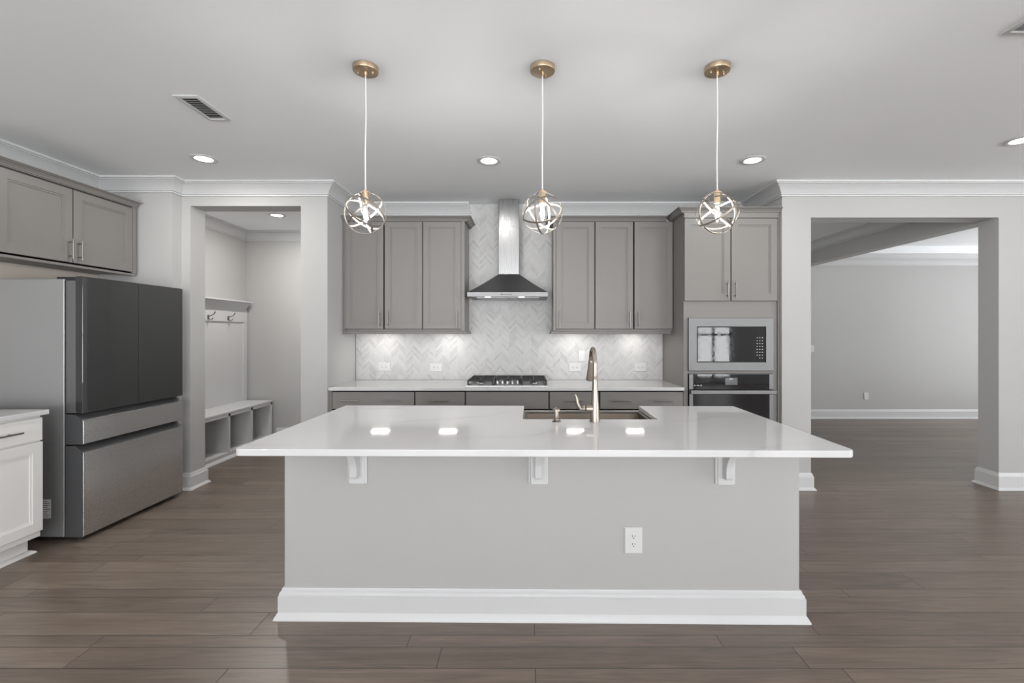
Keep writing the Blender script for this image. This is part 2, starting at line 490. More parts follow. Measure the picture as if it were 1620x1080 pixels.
# baseboards
BASE = [(0, .150), (.005, .150), (.007, .143), (.010, .138), (.013, .124), (.018, .119), (.018, .024), (.021, .021), (.030, .010), (.034, .004), (.034, 0), (0, 0)]
def base(name, path): struct(MB().sweep(path, BASE), name, M['trim'])
base('baseboard_mudroom_left_post', [(JX - .03, JY), (JX, JY), (JX, FY), (-3.024, FY), (-3.024, FY2), (-3.10, FY2)])
base('baseboard_mudroom_right_post', [(-2.11, FY2), (-2.033, FY2), (-2.033, FY), (AL, FY), (AL, FY + .03)][1:])
base('baseboard_mudroom_back', [(-3.33, MUD_Y), (AL - .125, MUD_Y), (AL - .125, FY2)])
base('baseboard_dining_left_post', [(AR, FY), (2.537, FY), (2.537, FY2), (AR + .123, FY2), (AR + .123, DIN_Y), (DINE_X, DIN_Y)])
base('baseboard_dining_right_post', [(4.32, FY2), (4.22, FY2), (4.22, FY), (RIGHT_X, FY), (RIGHT_X, REAR_Y)])
base('baseboard_left', [(LX, REAR_Y), (LX, 2.20)])

# ------------------------------------------------------------------ kitchen island
isl = thing('kitchen_island', 'long island with painted grey-white front, white baseboard and three corbels', 'kitchen island', (.06, 2.65, 0))
IX0, IX1, IY0, IY1, IH = -1.2017, 1.326, 2.27, 3.055, .8835
b = MB().box(IX0, IX1, IY0, IY0 + .04, 0, IH).box(IX0, IX0 + .04, IY0 + .04, IY1, 0, IH).box(IX1 - .04, IX1, IY0 + .04, IY1, 0, IH)
b.build('body_panel', M['panelw'], isl, bevel=.002)
IB = [(0, .1475), (.006, .1475), (.009, .141), (.010, .134), (.016, .128), (.019, .118), (.019, .113), (.022, .112), (.022, .034), (.024, .031), (.036, .010), (.038, .004), (.038, 0), (0, 0)]
MB().sweep([(IX0, IY1), (IX0, IY0), (IX1, IY0), (IX1, IY1)], IB).build('baseboard', M['trim'], isl, angle=14)
for x0, x1, kind in ((IX0 + .04, -.075, 2), (.785, IX1 - .04, 1)):
    MB().box(x0, x1, IY0 + .06, IY1 - .04, .10, IH - .001).box(x0, x1, IY0 + .06, IY1 - .10, 0, .10).build('cabinet_box', M['cab'], isl)
    n = kind; wd = (x1 - x0) / n
    for i in range(n):
        a, c = x0 + i * wd + .004, x0 + (i + 1) * wd - .004
        d = MB(north(IY1 - .04)).shaker(a, c, .12, IH - .015, 0).build('door', M['cab'], isl)
        MB(north(IY1 - .02)).pull((c - .04) if i == 0 else (a + .04), .74, 0).build('handle', M['pull'], d)
MB().box(-.075, .785, IY0 + .06, IY1 - .04, .10, .52).box(-.075, .785, IY0 + .06, IY1 - .10, 0, .10).build('cabinet_box', M['cab'], isl)
for a, c, hx in ((-.070, .352, .31), (.358, .780, .40)):
    d = MB(north(IY1 - .04)).shaker(a, c, .12, .60, 0).build('door', M['cab'], isl)
    MB(north(IY1 - .02)).pull(hx, .50, 0).build('handle', M['pull'], d)
for cx in (-.838, .052, .962):
    c = MB()
    c.prism([(cx - .0485, IY0 - .0005), (cx + .0485, IY0 - .0005), (cx + .0485, IY0 - .010), (cx + .040, IY0 - .013), (cx + .036, IY0 - .020), (cx - .036, IY0 - .020), (cx - .040, IY0 - .013), (cx - .0485, IY0 - .010)], .664, IH - .001)
    prof = [(0, IH - .001), (-.128, IH - .001), (-.128, .872), (-.126, .85), (-.120, .83), (-.106, .81), (-.088, .795), (-.074, .778), (-.066, .76), (-.062, .738), (-.062, .715), (-.058, .703), (-.05, .698), (0, .698)]
    c.prism([(IY0 - .018 + p[0] * .74, p[1]) for p in prof], cx - .017, cx + .017, 'X')
    c.build('corbel', M['trim'], isl, bevel=.0025, seg=2, angle=40)

# island worktop with the notch for the apron sink
top = MB()
cr = .035
WX0, WX1, WY0, WY1 = -1.237, 1.366, 1.925, 3.102
SX0, SX1, SY0 = -.032, .735, 2.62
poly = arc((WX0 + cr, WY0 + cr), cr, 180, 270, 8) + arc((WX1 - cr, WY0 + cr), cr, 270, 360, 8) + \
       [(WX1, WY1), (SX1, WY1), (SX1, SY0), (SX0, SY0), (SX0, WY1), (WX0, WY1)]
top.prism(poly, .884, .914)
o = top.build('island_worktop', M['quartz'], origin=(.06, 2.5, .884), bevel=.004, seg=3)
tag(o, 'white veined stone worktop of the island, notched around the sink', 'worktop')

# apron sink
sk = thing('apron_sink', 'stainless apron sink set into the notch of the island worktop', 'sink', (.35, 2.86, .62))
s0, s1, t0, t1 = SX0 - .03, SX1 + .03, SY0 - .012, 3.125
zt, zb = .8825, .645
sk_b = MB()
def rect(a, b_, c, d, z): return [(a, c, z), (b_, c, z), (b_, d, z), (a, d, z)]
sk_b.rings([rect(s0, s1, t0, t1, zb), rect(s0, s1, t0, t1, zt), rect(s0 + .028, s1 - .028, t0 + .018, t1 - .024, zt),
            rect(s0 + .030, s1 - .030, t0 + .020, t1 - .026, zt - .004), rect(s0 + .036, s1 - .036, t0 + .026, t1 - .032, zb + .015)])
sk_b.build('basin', M['sinkmetal'], sk, bevel=.003)
rm = MB()
rm.rings([rect(s0 + .0285, s1 - .0285, t0 + .0185, t1 - .0245, zt - .017), rect(s0 + .0285, s1 - .0285, t0 + .0185, t1 - .0245, zt - .0005),
          rect(s0 + .0345, s1 - .0345, t0 + .0245, t1 - .0305, zt - .0005), rect(s0 + .0385, s1 - .0385, t0 + .0285, t1 - .0345, zt - .006), rect(s0 + .0385, s1 - .0385, t0 + .0285, t1 - .0345, zt - .017)], closed=True)
rm.build('rim', M['pull'], sk)
MB().lathe((.35, 2.87, zb + .0155), [(0, .003), (.035, .003), (.045, .0015), (.045, 0), (0, 0)], 24).build('drain', M['steel'], sk)

# faucet
fc = thing('kitchen_faucet', 'tall brushed nickel pull-down faucet standing behind the sink', 'faucet', (.366, 2.545, .9142))
fx, fy, fz = .366, 2.545, .9142
MB().lathe((fx, fy, fz), [(0, 0), (.0285, 0), (.0285, .004), (.026, .03), (.0235, .08), (.0195, .13), (.0155, .18), (.0135, .225), (.0130, .245), (.0138, .247), (.0138, .252), (0, .252)], 32).build('column', M['nickel'], fc)
pts = [(fx, fy, fz + .250), (fx, fy, fz + .29)]
for i in range(17):
    a = R(180 - 168 * i / 16); pts.append((fx, fy + .085 + .085 * math.cos(a), fz + .31 + .085 * math.sin(a)))
MB().tube(pts, .0128, 18).build('spout', M['nickel'], fc)
e = Vector(pts[-1]); dvec = (Vector(pts[-1]) - Vector(pts[-2])).normalized()
hd = MB(); ps = []; rs_ = []
for d, r_ in ((0, .0132), (.004, .0150), (.02, .0155), (.05, .0175), (.085, .0215), (.118, .0245), (.124, .0240), (.126, .018)):
    ps.append(tuple(e + dvec * d)); rs_.append(r_)
hd.tube(ps, rs_, 22)
hd.build('spray_head', M['nickel'], fc)
hb = MB().cyl((fx - .012, fy, fz + .072), (fx - .050, fy, fz + .072), .0235, .0205)
hb.cyl((fx - .053, fy, fz + .072), (fx - .070, fy, fz + .072), .0200, .014)
hb.build('valve_body', M['nickel'], fc, bevel=.002)
lv = MB().tube([(fx - .064, fy, fz + .066), (fx - .078, fy, fz + .072), (fx - .090, fy, fz + .090), (fx - .097, fy, fz + .108), (fx - .0985, fy, fz + .126), (fx - .103, fy, fz + .142), (fx - .108, fy, fz + .150)], [.010, .0105, .0100, .0088, .0078, .0068, .005], 14)
lv.build('lever', M['nickel'], fc)
MB().cyl((fx - .0495, fy, fz + .072), (fx - .0535, fy, fz + .072), .0165).build('seal_ring', M['seal'], fc)

sd = thing('soap_dispenser', 'short nickel soap dispenser standing left of the faucet', 'soap dispenser', (.155, 2.545, .9142))
MB().lathe((.155, 2.545, .9142), [(0, 0), (.024, 0), (.0245, .004), (.019, .008), (.0135, .011), (.0125, .016), (.017, .020), (.0178, .024), (.0178, .028), (.0150, .031), (.0150, .056), (0, .056)], 28).build('body', M['nickel'], sd)
pm = MB().lathe((.155, 2.545, .9142), [(0, .056), (.0185, .056), (.0215, .059), (.0215, .067), (.019, .071), (0, .072)], 28)
pm.tube([(.155, 2.55, .979), (.155, 2.60, .980), (.155, 2.622, .975)], [.007, .006, .005], 12)
pm.build('pump_nozzle', M['nickel'], sd)

# ------------------------------------------------------------------ sockets and switches
def outlet(label, T, u, z, horizontal=False, jumbo=False, loc=None, group=None):
    hw, hh = (.0435, .064) if jumbo else (.036, .058)
    if horizontal: hw, hh = .064, .043
    p = thing('electrical_outlet', label, 'electrical outlet', T(u, 0, z), group)
    m = MB(T)
    def L(i, d): return [(u - hw + i, d, z - hh + i), (u + hw - i, d, z - hh + i), (u + hw - i, d, z + hh - i), (u - hw + i, d, z + hh - i)]
    m.rings([L(0, .0005), L(0, .004), L(.004, .0085)])
    m.build('cover_plate', M['plastic'], p)
    for q in (-1, 1):
        cu, cz = (u + q * .0195, z) if horizontal else (u, z + q * .0195)
        f = MB(T); ring = []
        pts = []
        for j in range(24):
            a = 2 * math.pi * j / 24
            x_, y_ = .0172 * math.cos(a), .0172 * math.sin(a)
            if horizontal: x_ = max(-.0140, min(.0140, x_))
            else: y_ = max(-.0140, min(.0140, y_))
            pts.append((cu + x_, cz + y_))
        f.rings([[(a, .0086, c) for a, c in pts], [(a, .0105, c) for a, c in pts]])
        fo = f.build('socket', M['plastic'], p)
        s_ = MB(T)
        def sl(du, dz, a, c):
            if horizontal: du, dz, a, c = dz, du, c, a
            s_.box(cu + du - a, cu + du + a, .0104, .0110, cz + dz - c, cz + dz + c)
        sl(-.0062, .004, .0013, .0045); sl(.0062, .004, .0013, .0036); sl(0, -.0065, .0026, .0026)
        s_.build('slots', M['slot'], fo)
    return p
def switch(label, T, u, z):
    hw, hh = .036, .058
    p = thing('light_switch', label, 'light switch', T(u, 0, z))
    m = MB(T)
    def L(i, d): return [(u - hw + i, d, z - hh + i), (u + hw - i, d, z - hh + i), (u + hw - i, d, z + hh - i), (u - hw + i, d, z + hh - i)]
    m.rings([L(0, .0005), L(0, .004), L(.004, .0085)])
    m.build('cover_plate', M['plastic'], p)
    MB(T).box(u - .005, u + .005, .0086, .0095, z - .012, z + .012).box(u - .0035, u + .0035, .0095, .019, z + .001, z + .009).build('toggle', M['plastic'], p)
outlet('white vertical outlet on the grey-white front panel of the island', south(IY0), .517, .3875, jumbo=True)
TS = south(BY - .009)
outlet('white horizontal outlet on the tile under the left wall cabinets, nearest the corner', TS, -1.494, 1.050, True)
outlet('white horizontal outlet on the tile just left of the cooktop', TS, -.955, 1.046, True)
outlet('white horizontal outlet on the tile just left of the faucet spout', TS, .490, 1.046, True)
outlet('white horizontal outlet on the tile nearest the tall oven cabinet', TS, 1.171, 1.046, True)
switch('white switch on the tile above an outlet, partly behind the faucet', TS, .562, 1.166)
switch('white switch at the left edge of the dining room back wall', south(DIN_Y), 4.672, 1.148)
outlet('white outlet low on the dining room back wall above the baseboard', south(DIN_Y), 5.563, .370)

# ------------------------------------------------------------------ grey wall cabinets either side of the hood
UY = BY - .0095      # back against the tile
UF = 4.49            # carcass front
UZ0, UZ1 = 1.425, 2.482
def wall_cab(name, label, x0, x1, doors, hand, stl=.0, strr=.0):
    p = thing(name, label, 'kitchen cabinet', ((x0 + x1) / 2, (UF + UY) / 2, UZ0), 'grey wall cabinets beside the hood')
    MB().box(x0, x1, UF, UY, UZ0, UZ1).build('cabinet_box', M['cab'], p, bevel=.001)
    MB().box(x0 + .002, x1 - .002, UF - .001, UF, 1.440, UZ1 - .002).build('shadow_reveal', M['gap'], p)
    if stl: MB().box(x0, x0 + stl, UF - .018, UF - .001, UZ0, UZ1).build('stile', M['cab'], p)
    if strr: MB().box(x1 - strr, x1, UF - .018, UF - .001, UZ0, UZ1).build('stile', M['cab'], p)
    for (a, c), h in zip(doors, hand):
        d = MB(south(UF - .001)).shaker(a, c, 1.443, 2.478, 0, .021, .054).build('door', M['cab'], p)
        hx = c - .034 if h == 'R' else a + .034
        MB(south(UF - .022)).pull(hx, 1.538, 0).build('handle', M['pull'], d)
    return p
wall_cab('wall_cabinet', 'grey double-door wall cabinet in the left corner of the range alcove', -1.790, -1.0185, [(-1.770, -1.398), (-1.385, -1.0225)], 'RL', .019, 0)
wall_cab('wall_cabinet', 'grey single-door wall cabinet just left of the range hood', -1.0175, -.612, [(-1.0135, -.648)], 'R', 0, .034)
wall_cab('wall_cabinet', 'grey single-door wall cabinet just right of the range hood', .248, .648, [(.273, .6435)], 'L', .023, 0)
wall_cab('wall_cabinet', 'grey double-door wall cabinet between the hood side and the tall oven cabinet', .649, 1.4065, [(.6535, 1.019), (1.032, 1.402)], 'RL')
RAIL = [(0, -.030), (.018, -.030), (.022, -.026), (.022, -.016), (.016, -.010), (.012, 0), (0, 0)]
for path, lb in (([(-1.788, UF), (-.612, UF), (-.612, UY)], 'grey light rail moulding under the wall cabinets left of the hood'),
                 ([(.248, UY), (.248, UF), (1.385, UF)], 'grey light rail moulding under the wall cabinets right of the hood')):
    # bottom moulding sits just under the carcass
    o = MB().sweep(path, [(-.018, -.030)] + RAIL[1:-1] + [(-.018, 0)], UZ0 - .0005).build('light_rail', M['cab'])
    tag(o, lb, 'moulding')
KCROWN = [(-.018, 0), (.020, 0), (.020, .006), (.029, .007), (.029, .013), (.033, .018), (.044, .030), (.055, .034), (.055, .038), (.066, .040), (.066, .046), (-.018, .046)]
o = MB().sweep([(-1.790, UF), (-.612, UF), (-.612, UY)], KCROWN, UZ1 + .0005).build('cabinet_crown', M['cab'], angle=14)
tag(o, 'grey crown moulding on top of the wall cabinets left of the hood', 'moulding')
o = MB().sweep([(.248, UY), (.248, UF), (1.338, UF)], KCROWN, UZ1 + .0005).build('cabinet_crown', M['cab'], angle=14)
tag(o, 'grey crown moulding on top of the wall cabinets right of the hood', 'moulding')

# under-cabinet lights
def undercab(label, x):
    p = thing('undercabinet_light', label, 'light', (x, 4.63, UZ0 - .001), 'lights under the wall cabinets')
    z = UZ0 - .001
    MB().box(x - .092, x + .092, 4.60, 4.68, z - .012, z).build('housing', M['plastic'], p, bevel=.002)
    MB().box(x - .084, x + .084, 4.606, 4.674, z - .0145, z - .0121).build('lens', M['puck'], p)
undercab('slim light under the left wall cabinets, nearest the corner', -1.479)
undercab('slim light under the cabinet just left of the hood', -.800)
undercab('slim light under the cabinet just right of the hood', .478)
undercab('slim light under the right wall cabinets, nearest the oven', 1.076)

# ------------------------------------------------------------------ base cabinets
CF = 4.19; CB = BY - .0005
def base_cab(label, x0, x1, f0, f1, pulls, ndoor, lst=0):
    p = thing('base_cabinet', label, 'kitchen cabinet', ((x0 + x1) / 2, 4.5, 0), 'grey base cabinets under the range worktop')
    MB().box(x0, x1, CF, CB, .105, .8832).box(x0, x1, CF + .07, CB, 0, .105).build('cabinet_box', M['cab'], p)
    MB().box(x0 + .001, x1 - .001, CF - .001, CF, .112, .8825).build('shadow_reveal', M['gap'], p)
    if lst: MB().box(x0, x0 + lst, CF - .019, CF - .001, .11, .882).build('stile', M['cab'], p)
    d = MB(south(CF - .001)).slab(f0, f1, .716, .872, 0, .02).build('drawer_front', M['cab'], p)
    for u in pulls:
        MB(south(CF - .021)).pull(u, .794, 0, .165, False).build('handle', M['pull'], d)
    w_ = (f1 - f0 + .006) / ndoor
    for i in range(ndoor):
        a, c = f0 + i * w_, f0 + (i + 1) * w_ - .006
        q = MB(south(CF - .001)).shaker(a, c, .118, .706, 0, .02).build('door', M['cab'], p)
        MB(south(CF - .021)).pull(c - .034 if i == 0 else a + .034, .60, 0).build('handle', M['pull'], q)
base_cab('grey base cabinet with two-handled drawer at the left corner of the range wall', -1.793, -1.0215, -1.766, -1.027, [-1.600, -1.225], 2, .023)
base_cab('narrow grey base cabinet with one-handled drawer just left of the cooktop', -1.0205, -.5645, -1.0155, -.570, [-.800], 1)
base_cab('grey base cabinet with plain handleless panel below the cooktop', -.5635, .1905, -.559, .186, [], 2)
base_cab('narrow grey base cabinet just right of the cooktop, partly behind the faucet', .1915, .6455, .197, .640, [.415], 1)
base_cab('grey base cabinet with two-handled drawer beside the tall oven cabinet', .6465, 1.4065, .653, 1.402, [.840, 1.215], 2)
o = MB().box(-1.7945, 1.4075, 4.15, BY - .0095, .884, .914).build('range_worktop', M['quartz'], origin=(-.19, 4.48, .884), bevel=.003, seg=2)
tag(o, 'white stone worktop along the tiled range wall, under the cooktop', 'worktop')

# ------------------------------------------------------------------ gas cooktop
ct = thing('gas_cooktop', 'steel gas cooktop with black cast iron grates below the hood', 'cooktop', (-.192, 4.49, .9142))
kx = -.192; z0 = .9142
MB().rings([rect(kx - .378, kx + .378, 4.238, 4.755, z0), rect(kx - .378, kx + .378, 4.238, 4.755, z0 + .006), rect(kx - .366, kx + .366, 4.250, 4.743, z0 + .011)]).build('tray', M['steel'], ct)
burn = [(-.25, 4.375), (-.25, 4.62), (0, 4.565), (.25, 4.375), (.25, 4.62)]
for bx_, by_ in burn:
    r_ = .055 if bx_ == 0 else .042
    bo = MB().lathe((kx + bx_, by_, z0 + .0112), [(0, 0), (r_, 0), (r_, .008), (r_ * .82, .014), (0, .014)], 26).build('burner', M['steel'], ct)
    MB().lathe((kx + bx_, by_, z0 + .0254), [(0, 0), (r_ * .78, 0), (r_ * .78, .006), (r_ * .7, .009), (0, .009)], 26).build('burner_cap', M['iron'], bo)
for g0, g1, y0_ in ((-.366, -.129, 4.262), (-.123, .123, 4.40), (.129, .366, 4.262)):
    g = MB(); ya, yb = y0_, 4.735; zz = z0 + .042; t_ = .0065
    xa, xb = kx + g0, kx + g1
    def bar(x0, x1, y0, y1, dz=0): g.box(x0, x1, y0, y1, zz + dz, zz + .013 + dz)
    bar(xa, xa + 2 * t_, ya, yb); bar(xb - 2 * t_, xb, ya, yb); bar(xa, xb, ya, ya + 2 * t_); bar(xa, xb, yb - 2 * t_, yb)
    ym = (ya + yb) / 2; bar(xa, xb, ym - t_, ym + t_)
    xm = (xa + xb) / 2
    bar(xm - t_, xm + t_, ya, yb, .002)
    for yy in (ya + (yb - ya) * .25, ya + (yb - ya) * .75): bar(xa, xb, yy - t_, yy + t_, .002)
    for px in (xa + t_, xb - t_):
        for py in (ya + t_, yb - t_): g.cyl((px, py, z0 + .0112), (px, py, zz + .004), .0085, .0075, 10)
    g.build('grate', M['iron'], ct, bevel=.002, seg=1)
for i in range(5):
    ux = kx - .094 + i * .047; uy = 4.315 + (0 if i in (0, 4) else .0)
    MB().lathe((ux, uy, z0 + .0112), [(0, 0), (.019, 0), (.019, .004), (.0165, .006), (.0155, .026), (.013, .029), (0, .029)], 22).box(ux - .003, ux + .003, uy - .016, uy + .016, z0 + .036, z0 + .046).build('knob', M['steel'], ct)

# ------------------------------------------------------------------ range hood
hx = -.190
rh = thing('range_hood', 'stainless chimney range hood on the tiled wall above the cooktop', 'range hood', (hx, 4.57, 1.74))
hy0, hyb = 4.335, BY - .0095
hw = .3785; cw = .1035; cy0 = 4.628
q = MB()
def hr(w_, ya, z): return [(hx - w_, ya, z), (hx + w_, ya, z), (hx + w_, hyb, z), (hx - w_, hyb, z)]
q.rings([hr(hw, hy0, 1.7455), hr(hw, hy0, 1.784)] + [hr(hw + (cw - hw) * (f ** .92), hy0 + (cy0 - hy0) * (f ** .97), 1.785 + .205 * f) for f in (0, .25, .5, .75, 1.0)])
q.build('canopy', M['hoodsteel'], rh, angle=20)
MB().box(hx - cw + .003, hx + cw - .003, cy0 + .003, hyb, 1.991, CEIL - .0015).build('upper_chimney', M['steelz'], rh, bevel=.004)
MB().box(hx - cw, hx + cw, cy0, hyb, 1.9905, 2.468).build('lower_chimney', M['steelz'], rh, bevel=.004)
for ux in (-.22, .10):
    MB().cyl((hx + ux + .03, hy0 + .06, 1.7454), (hx + ux + .03, hy0 + .06, 1.7420), .030, .028).build('hood_light', M['hoodlens'], rh)
MB().box(hx - .30, hx - .005, hy0 + .10, hyb - .06, 1.7405, 1.7454).box(hx + .005, hx + .30, hy0 + .10, hyb - .06, 1.7405, 1.7454).build('grease_filter', M['steel'], rh, bevel=.001)
lg = MB()
lx = hx - .062; lz = 1.765
lg.box(lx, lx + .012, hy0 - .0008, hy0, lz - .006, lz + .006)
xx = lx + .017
for wd, up in ((.008, 0), (.007, .0), (.008, 0), (.007, 0), (.008, 0), (.007, 0), (.003, .005), (.008, -.004), (.003, .006)):
    lg.box(xx, xx + .0018, hy0 - .0008, hy0, lz - .0045 + min(0, up), lz + .004 + max(0, up))
    if wd > .004:
        lg.box(xx + wd - .0018, xx + wd, hy0 - .0008, hy0, lz - .0045, lz + .004)
        lg.box(xx, xx + wd, hy0 - .0008, hy0, lz + .0025, lz + .004)
    xx += wd + .0035
lg.build('badge_lettering', M['darkink'], rh, smooth=False)
for i in range(5):
    MB().cyl((hx + .055 - .11 + i * .032 + .06, hy0 - .0012, 1.752), (hx + .055 - .11 + i * .032 + .06, hy0 + .001, 1.752), .0035, n=12).build('button', M['blackpl'], rh)

# ------------------------------------------------------------------ tall oven cabinet, microwave, oven
TF = 4.18; TX0, TX1 = 1.4085, 2.252
tc = thing('tall_oven_cabinet', 'tall light grey cabinet at the right end of the range wall housing microwave and oven', 'kitchen cabinet', ((TX0 + TX1) / 2, 4.5, 0))
b = MB()
b.box(TX0, TX0 + .02, TF, CB, 0, 2.482).box(TX1 - .02, TX1, TF, CB, 0, 2.482).box(TX0 + .02, TX1 - .02, CB - .012, CB, 0, 2.482)
for za, zb_ in ((.0, .34), (1.042, 1.050), (1.545, 2.482)): b.box(TX0 + .02, TX1 - .02, TF + .002, CB - .012, za, zb_)
b.box(TX0, 1.447, TF - .002, TF + .001, .12, 1.69).box(2.211, TX1, TF - .002, TF + .001, .12, 1.69)
b.box(1.447, 2.211, TF - .002, TF + .001, 1.535, 1.69).box(1.447, 2.211, TF - .002, TF + .001, 1.036, 1.058)
b.build('cabinet_box', M['cab'], tc, bevel=.001)
MB().box(TX0 + .002, TX1 - .002, TF - .001, TF, 1.688, 2.442).build('shadow_reveal', M['gap'], tc)
MB().box(TX0, TX1, TF - .020, TF - .0012, 2.440, 2.482).build('top_rail', M['cab'], tc)
for a, c, h in ((1.412, 1.824, 'R'), (1.833, 2.247, 'L')):
    d = MB(south(TF - .001)).shaker(a, c, 1.692, 2.434, 0, .021, .058).build('door', M['cab'], tc)
    MB(south(TF - .022)).pull(c - .031 if h == 'R' else a + .031, 1.79, 0).build('handle', M['pull'], d)
d = MB(south(TF - .001)).slab(1.447, 2.211, .125, .335, 0, .02).build('drawer_front', M['cab'], tc)
MB(south(TF - .021)).pull(1.83, .24, 0, .165, False).build('handle', M['pull'], d)
MB().box(TX1 + .003, AR - .004, TF - .012, TF + .02, 0, 2.482).build('filler_strip', M['cab'], tc)
MB().box(TX1 + .0005, AR - .0005, TF + .0205, TF + .04, 0, 2.482).build('shadow_reveal', M['gap'], tc)
o = MB().sweep([(TX0, UY - .3), (TX0, TF), (AR - .002, TF)], KCROWN, 2.4825).build('cabinet_crown', M['cab'], angle=14)
tag(o, 'grey crown moulding on top of the tall oven cabinet', 'moulding')
# keep the crown of the tall cabinet in front of the lower run
mw = thing('microwave_oven', 'built-in microwave with steel trim frame and black glass door above the oven', 'microwave', (1.83, 4.2, 1.06))
def frame_ring(m, u0, u1, z0, z1, i, d0, d1):
    def L(k, d): return [(u0 + k, d, z0 + k), (u1 - k, d, z0 + k), (u1 - k, d, z1 - k), (u0 + k, d, z1 - k)]
    vs = [L(0, d0), L(0, d1 - .003), L(.003, d1), None]
    m.rings([L(0, d0), L(0, d1 - .002), L(.002, d1)] + [[(u0 + i[0], d1, z0 + i[2]), (u1 - i[1], d1, z0 + i[2]), (u1 - i[1], d1, z1 - i[3]), (u0 + i[0], d1, z1 - i[3])],
             [(u0 + i[0], d0, z0 + i[2]), (u1 - i[1], d0, z0 + i[2]), (u1 - i[1], d0, z1 - i[3]), (u0 + i[0], d0, z1 - i[3])]], cap0=False, cap1=False)
m = MB(south(TF - .0025)); frame_ring(m, 1.446, 2.212, 1.062, 1.538, (.074, .070, .076, .076), 0, .024)
m.build('trim_frame', M['mwsteel'], mw)
MB().box(1.452, 2.206, TF + .004, TF + .40, 1.066, 1.53).build('case', M['blackpl'], mw)
MB(south(TF - .0025)).box(1.521, 2.141, .002, .014, 1.139, 1.461).build('front_panel', M['blackpl'], mw)
MB(south(TF - .0025)).slab(1.526, 2.035, 1.144, 1.456, .0145, .007).build('door', M['blackglass'], mw)
MB(south(TF - .0025)).slab(2.037, 2.137, 1.144, 1.456, .0145, .006).build('control_panel', M['blackglass'], mw)
kp = MB(south(TF - .0025))
for r_ in range(8):
    for c_ in range(3):
        if (r_, c_) in ((0, 0),): continue
        kp.box(2.058 + c_ * .024, 2.068 + c_ * .024, .0206, .0211, 1.175 + r_ * .026, 1.180 + r_ * .026)
kp.build('keypad_print', M['ink'], mw, smooth=False)
mh = MB(south(TF - .0025))
mh.tube([(2.030, .03, 1.17), (2.030, .05, 1.19), (2.030, .054, 1.30), (2.030, .05, 1.41), (2.030, .03, 1.43)], .007, 12)
ov = thing('wall_oven', 'built-in black glass oven with steel bar handle under the microwave', 'oven', (1.83, 4.2, .35))
OT = south(TF - .0025)
MB().box(1.456, 2.204, TF + .004, TF + .50, .36, 1.03).build('case', M['blackpl'], ov)
MB(OT).box(1.452, 2.207, 0, .020, .895, 1.034).build('control_housing', M['mwsteel'], ov, bevel=.002)
MB(OT).box(1.489, 2.172, .0202, .0235, .897, 1.031).build('control_panel', M['blackglass'], ov)
MB(OT).box(1.776, 1.885, .0236, .0242, .936, .999).build('display', M['display'], ov)
pk = MB(OT)
for a, c, e_, f_ in ((1.811, 1.817, .985, .995), (1.820, 1.827, .985, .995), (1.830, 1.836, .985, .995), (1.838, 1.844, .985, .995)): pk.box(a, c, .0243, .0247, e_, f_)
pk.box(1.497, 1.505, .0236, .0240, .926, .936).box(1.517, 1.541, .0236, .0240, .929, .934)
pk.cyl((1.557, .0236, .931), (1.557, .0240, .931), .006, n=14)
pk.build('panel_print', M['ink'], ov, smooth=False)
d = MB(OT).box(1.452, 2.207, 0, .024, .365, .890).build('door', M['mwsteel'], ov, bevel=.002)
MB(OT).box(1.486, 2.172, .0242, .027, .43, .852).build('window_glass', M['blackglass'], d)
hb = MB(OT).box(1.450, 2.214, .052, .076, .858, .893)
for ux in (1.462, 2.180): hb.box(ux, ux + .022, .0241, .053, .864, .887)
hb.build('handle', M['mwsteel'], d, bevel=.004, seg=3)

# ------------------------------------------------------------------ fridge
fr = thing('refrigerator', 'dark four-door refrigerator with black glass upper doors against the left wall', 'refrigerator', (-3.36, 3.55, 0))
FX0, FXb, FXd = -3.715, -3.117, -2.992
fy0, fy1 = 3.105, 4.005
MB().box(FX0, FXb, fy0, fy1, .03, 1.765).build('body', M['fbody'], fr, bevel=.004)
MB().box(FXb + .0005, FXb + .010, fy0 + .006, fy1 - .006, .05, 1.755).build('seal', M['seal'], fr)
def fdoor(name, ya, yb, z0, z1, mat, lip=0):
    d = MB().box(FXb + .0105, FXd - .042, ya + .003, yb - .003, z0, z1).build(name, M['fdark'], fr, bevel=.004)
    return d
ym = 3.556
for ya, yb, lb in ((fy0, ym - .002, None), (ym + .002, fy1, None)):
    d = MB().box(FXb + .0105, FXd - .048, ya + .002, yb - .002, .862, 1.755).build('upper_door', M['fedge'], fr, bevel=.003)
    g = MB().prism([(FXd - .0475, ya), (FXd - .0015, ya), (FXd, ya + .0015), (FXd, yb - .0015), (FXd - .0015, yb), (FXd - .0475, yb)], .862, 1.784).build('glass_panel', M['fglass'], d)
    MB().box(FXb - .06, FXd - .05, (ya + .012) if ya == fy0 else (yb - .052), (ya + .052) if ya == fy0 else (yb - .012), 1.7555, 1.780).build('hinge_cover', M['blackpl'], d)
def drawer(z0, z1, zl):
    d = MB().prism([(FXb + .0105, z0), (FXd - .0005, z0), (FXd - .0005, zl), (FXd - .042, z1 - .006), (FXd - .05, z1), (FXb + .0105, z1)], fy0, fy1, 'Y').build('drawer', M['fdark'], fr, smooth=False)
    MB().rings([[(FXd, y_, z_) for y_, z_ in ((fy0 + .003, z0 + .002), (fy1 - .003, z0 + .002), (fy1 - .003, zl - .001), (fy0 + .003, zl - .001))],
                [(FXd + .003, y_, z_) for y_, z_ in ((fy0 + .004, z0 + .004), (fy1 - .004, z0 + .004), (fy1 - .004, zl - .002), (fy0 + .004, zl - .002))]]).build('drawer_face', M['fsteel'], d)
drawer(.652, .853, .812)
drawer(.030, .642, .598)
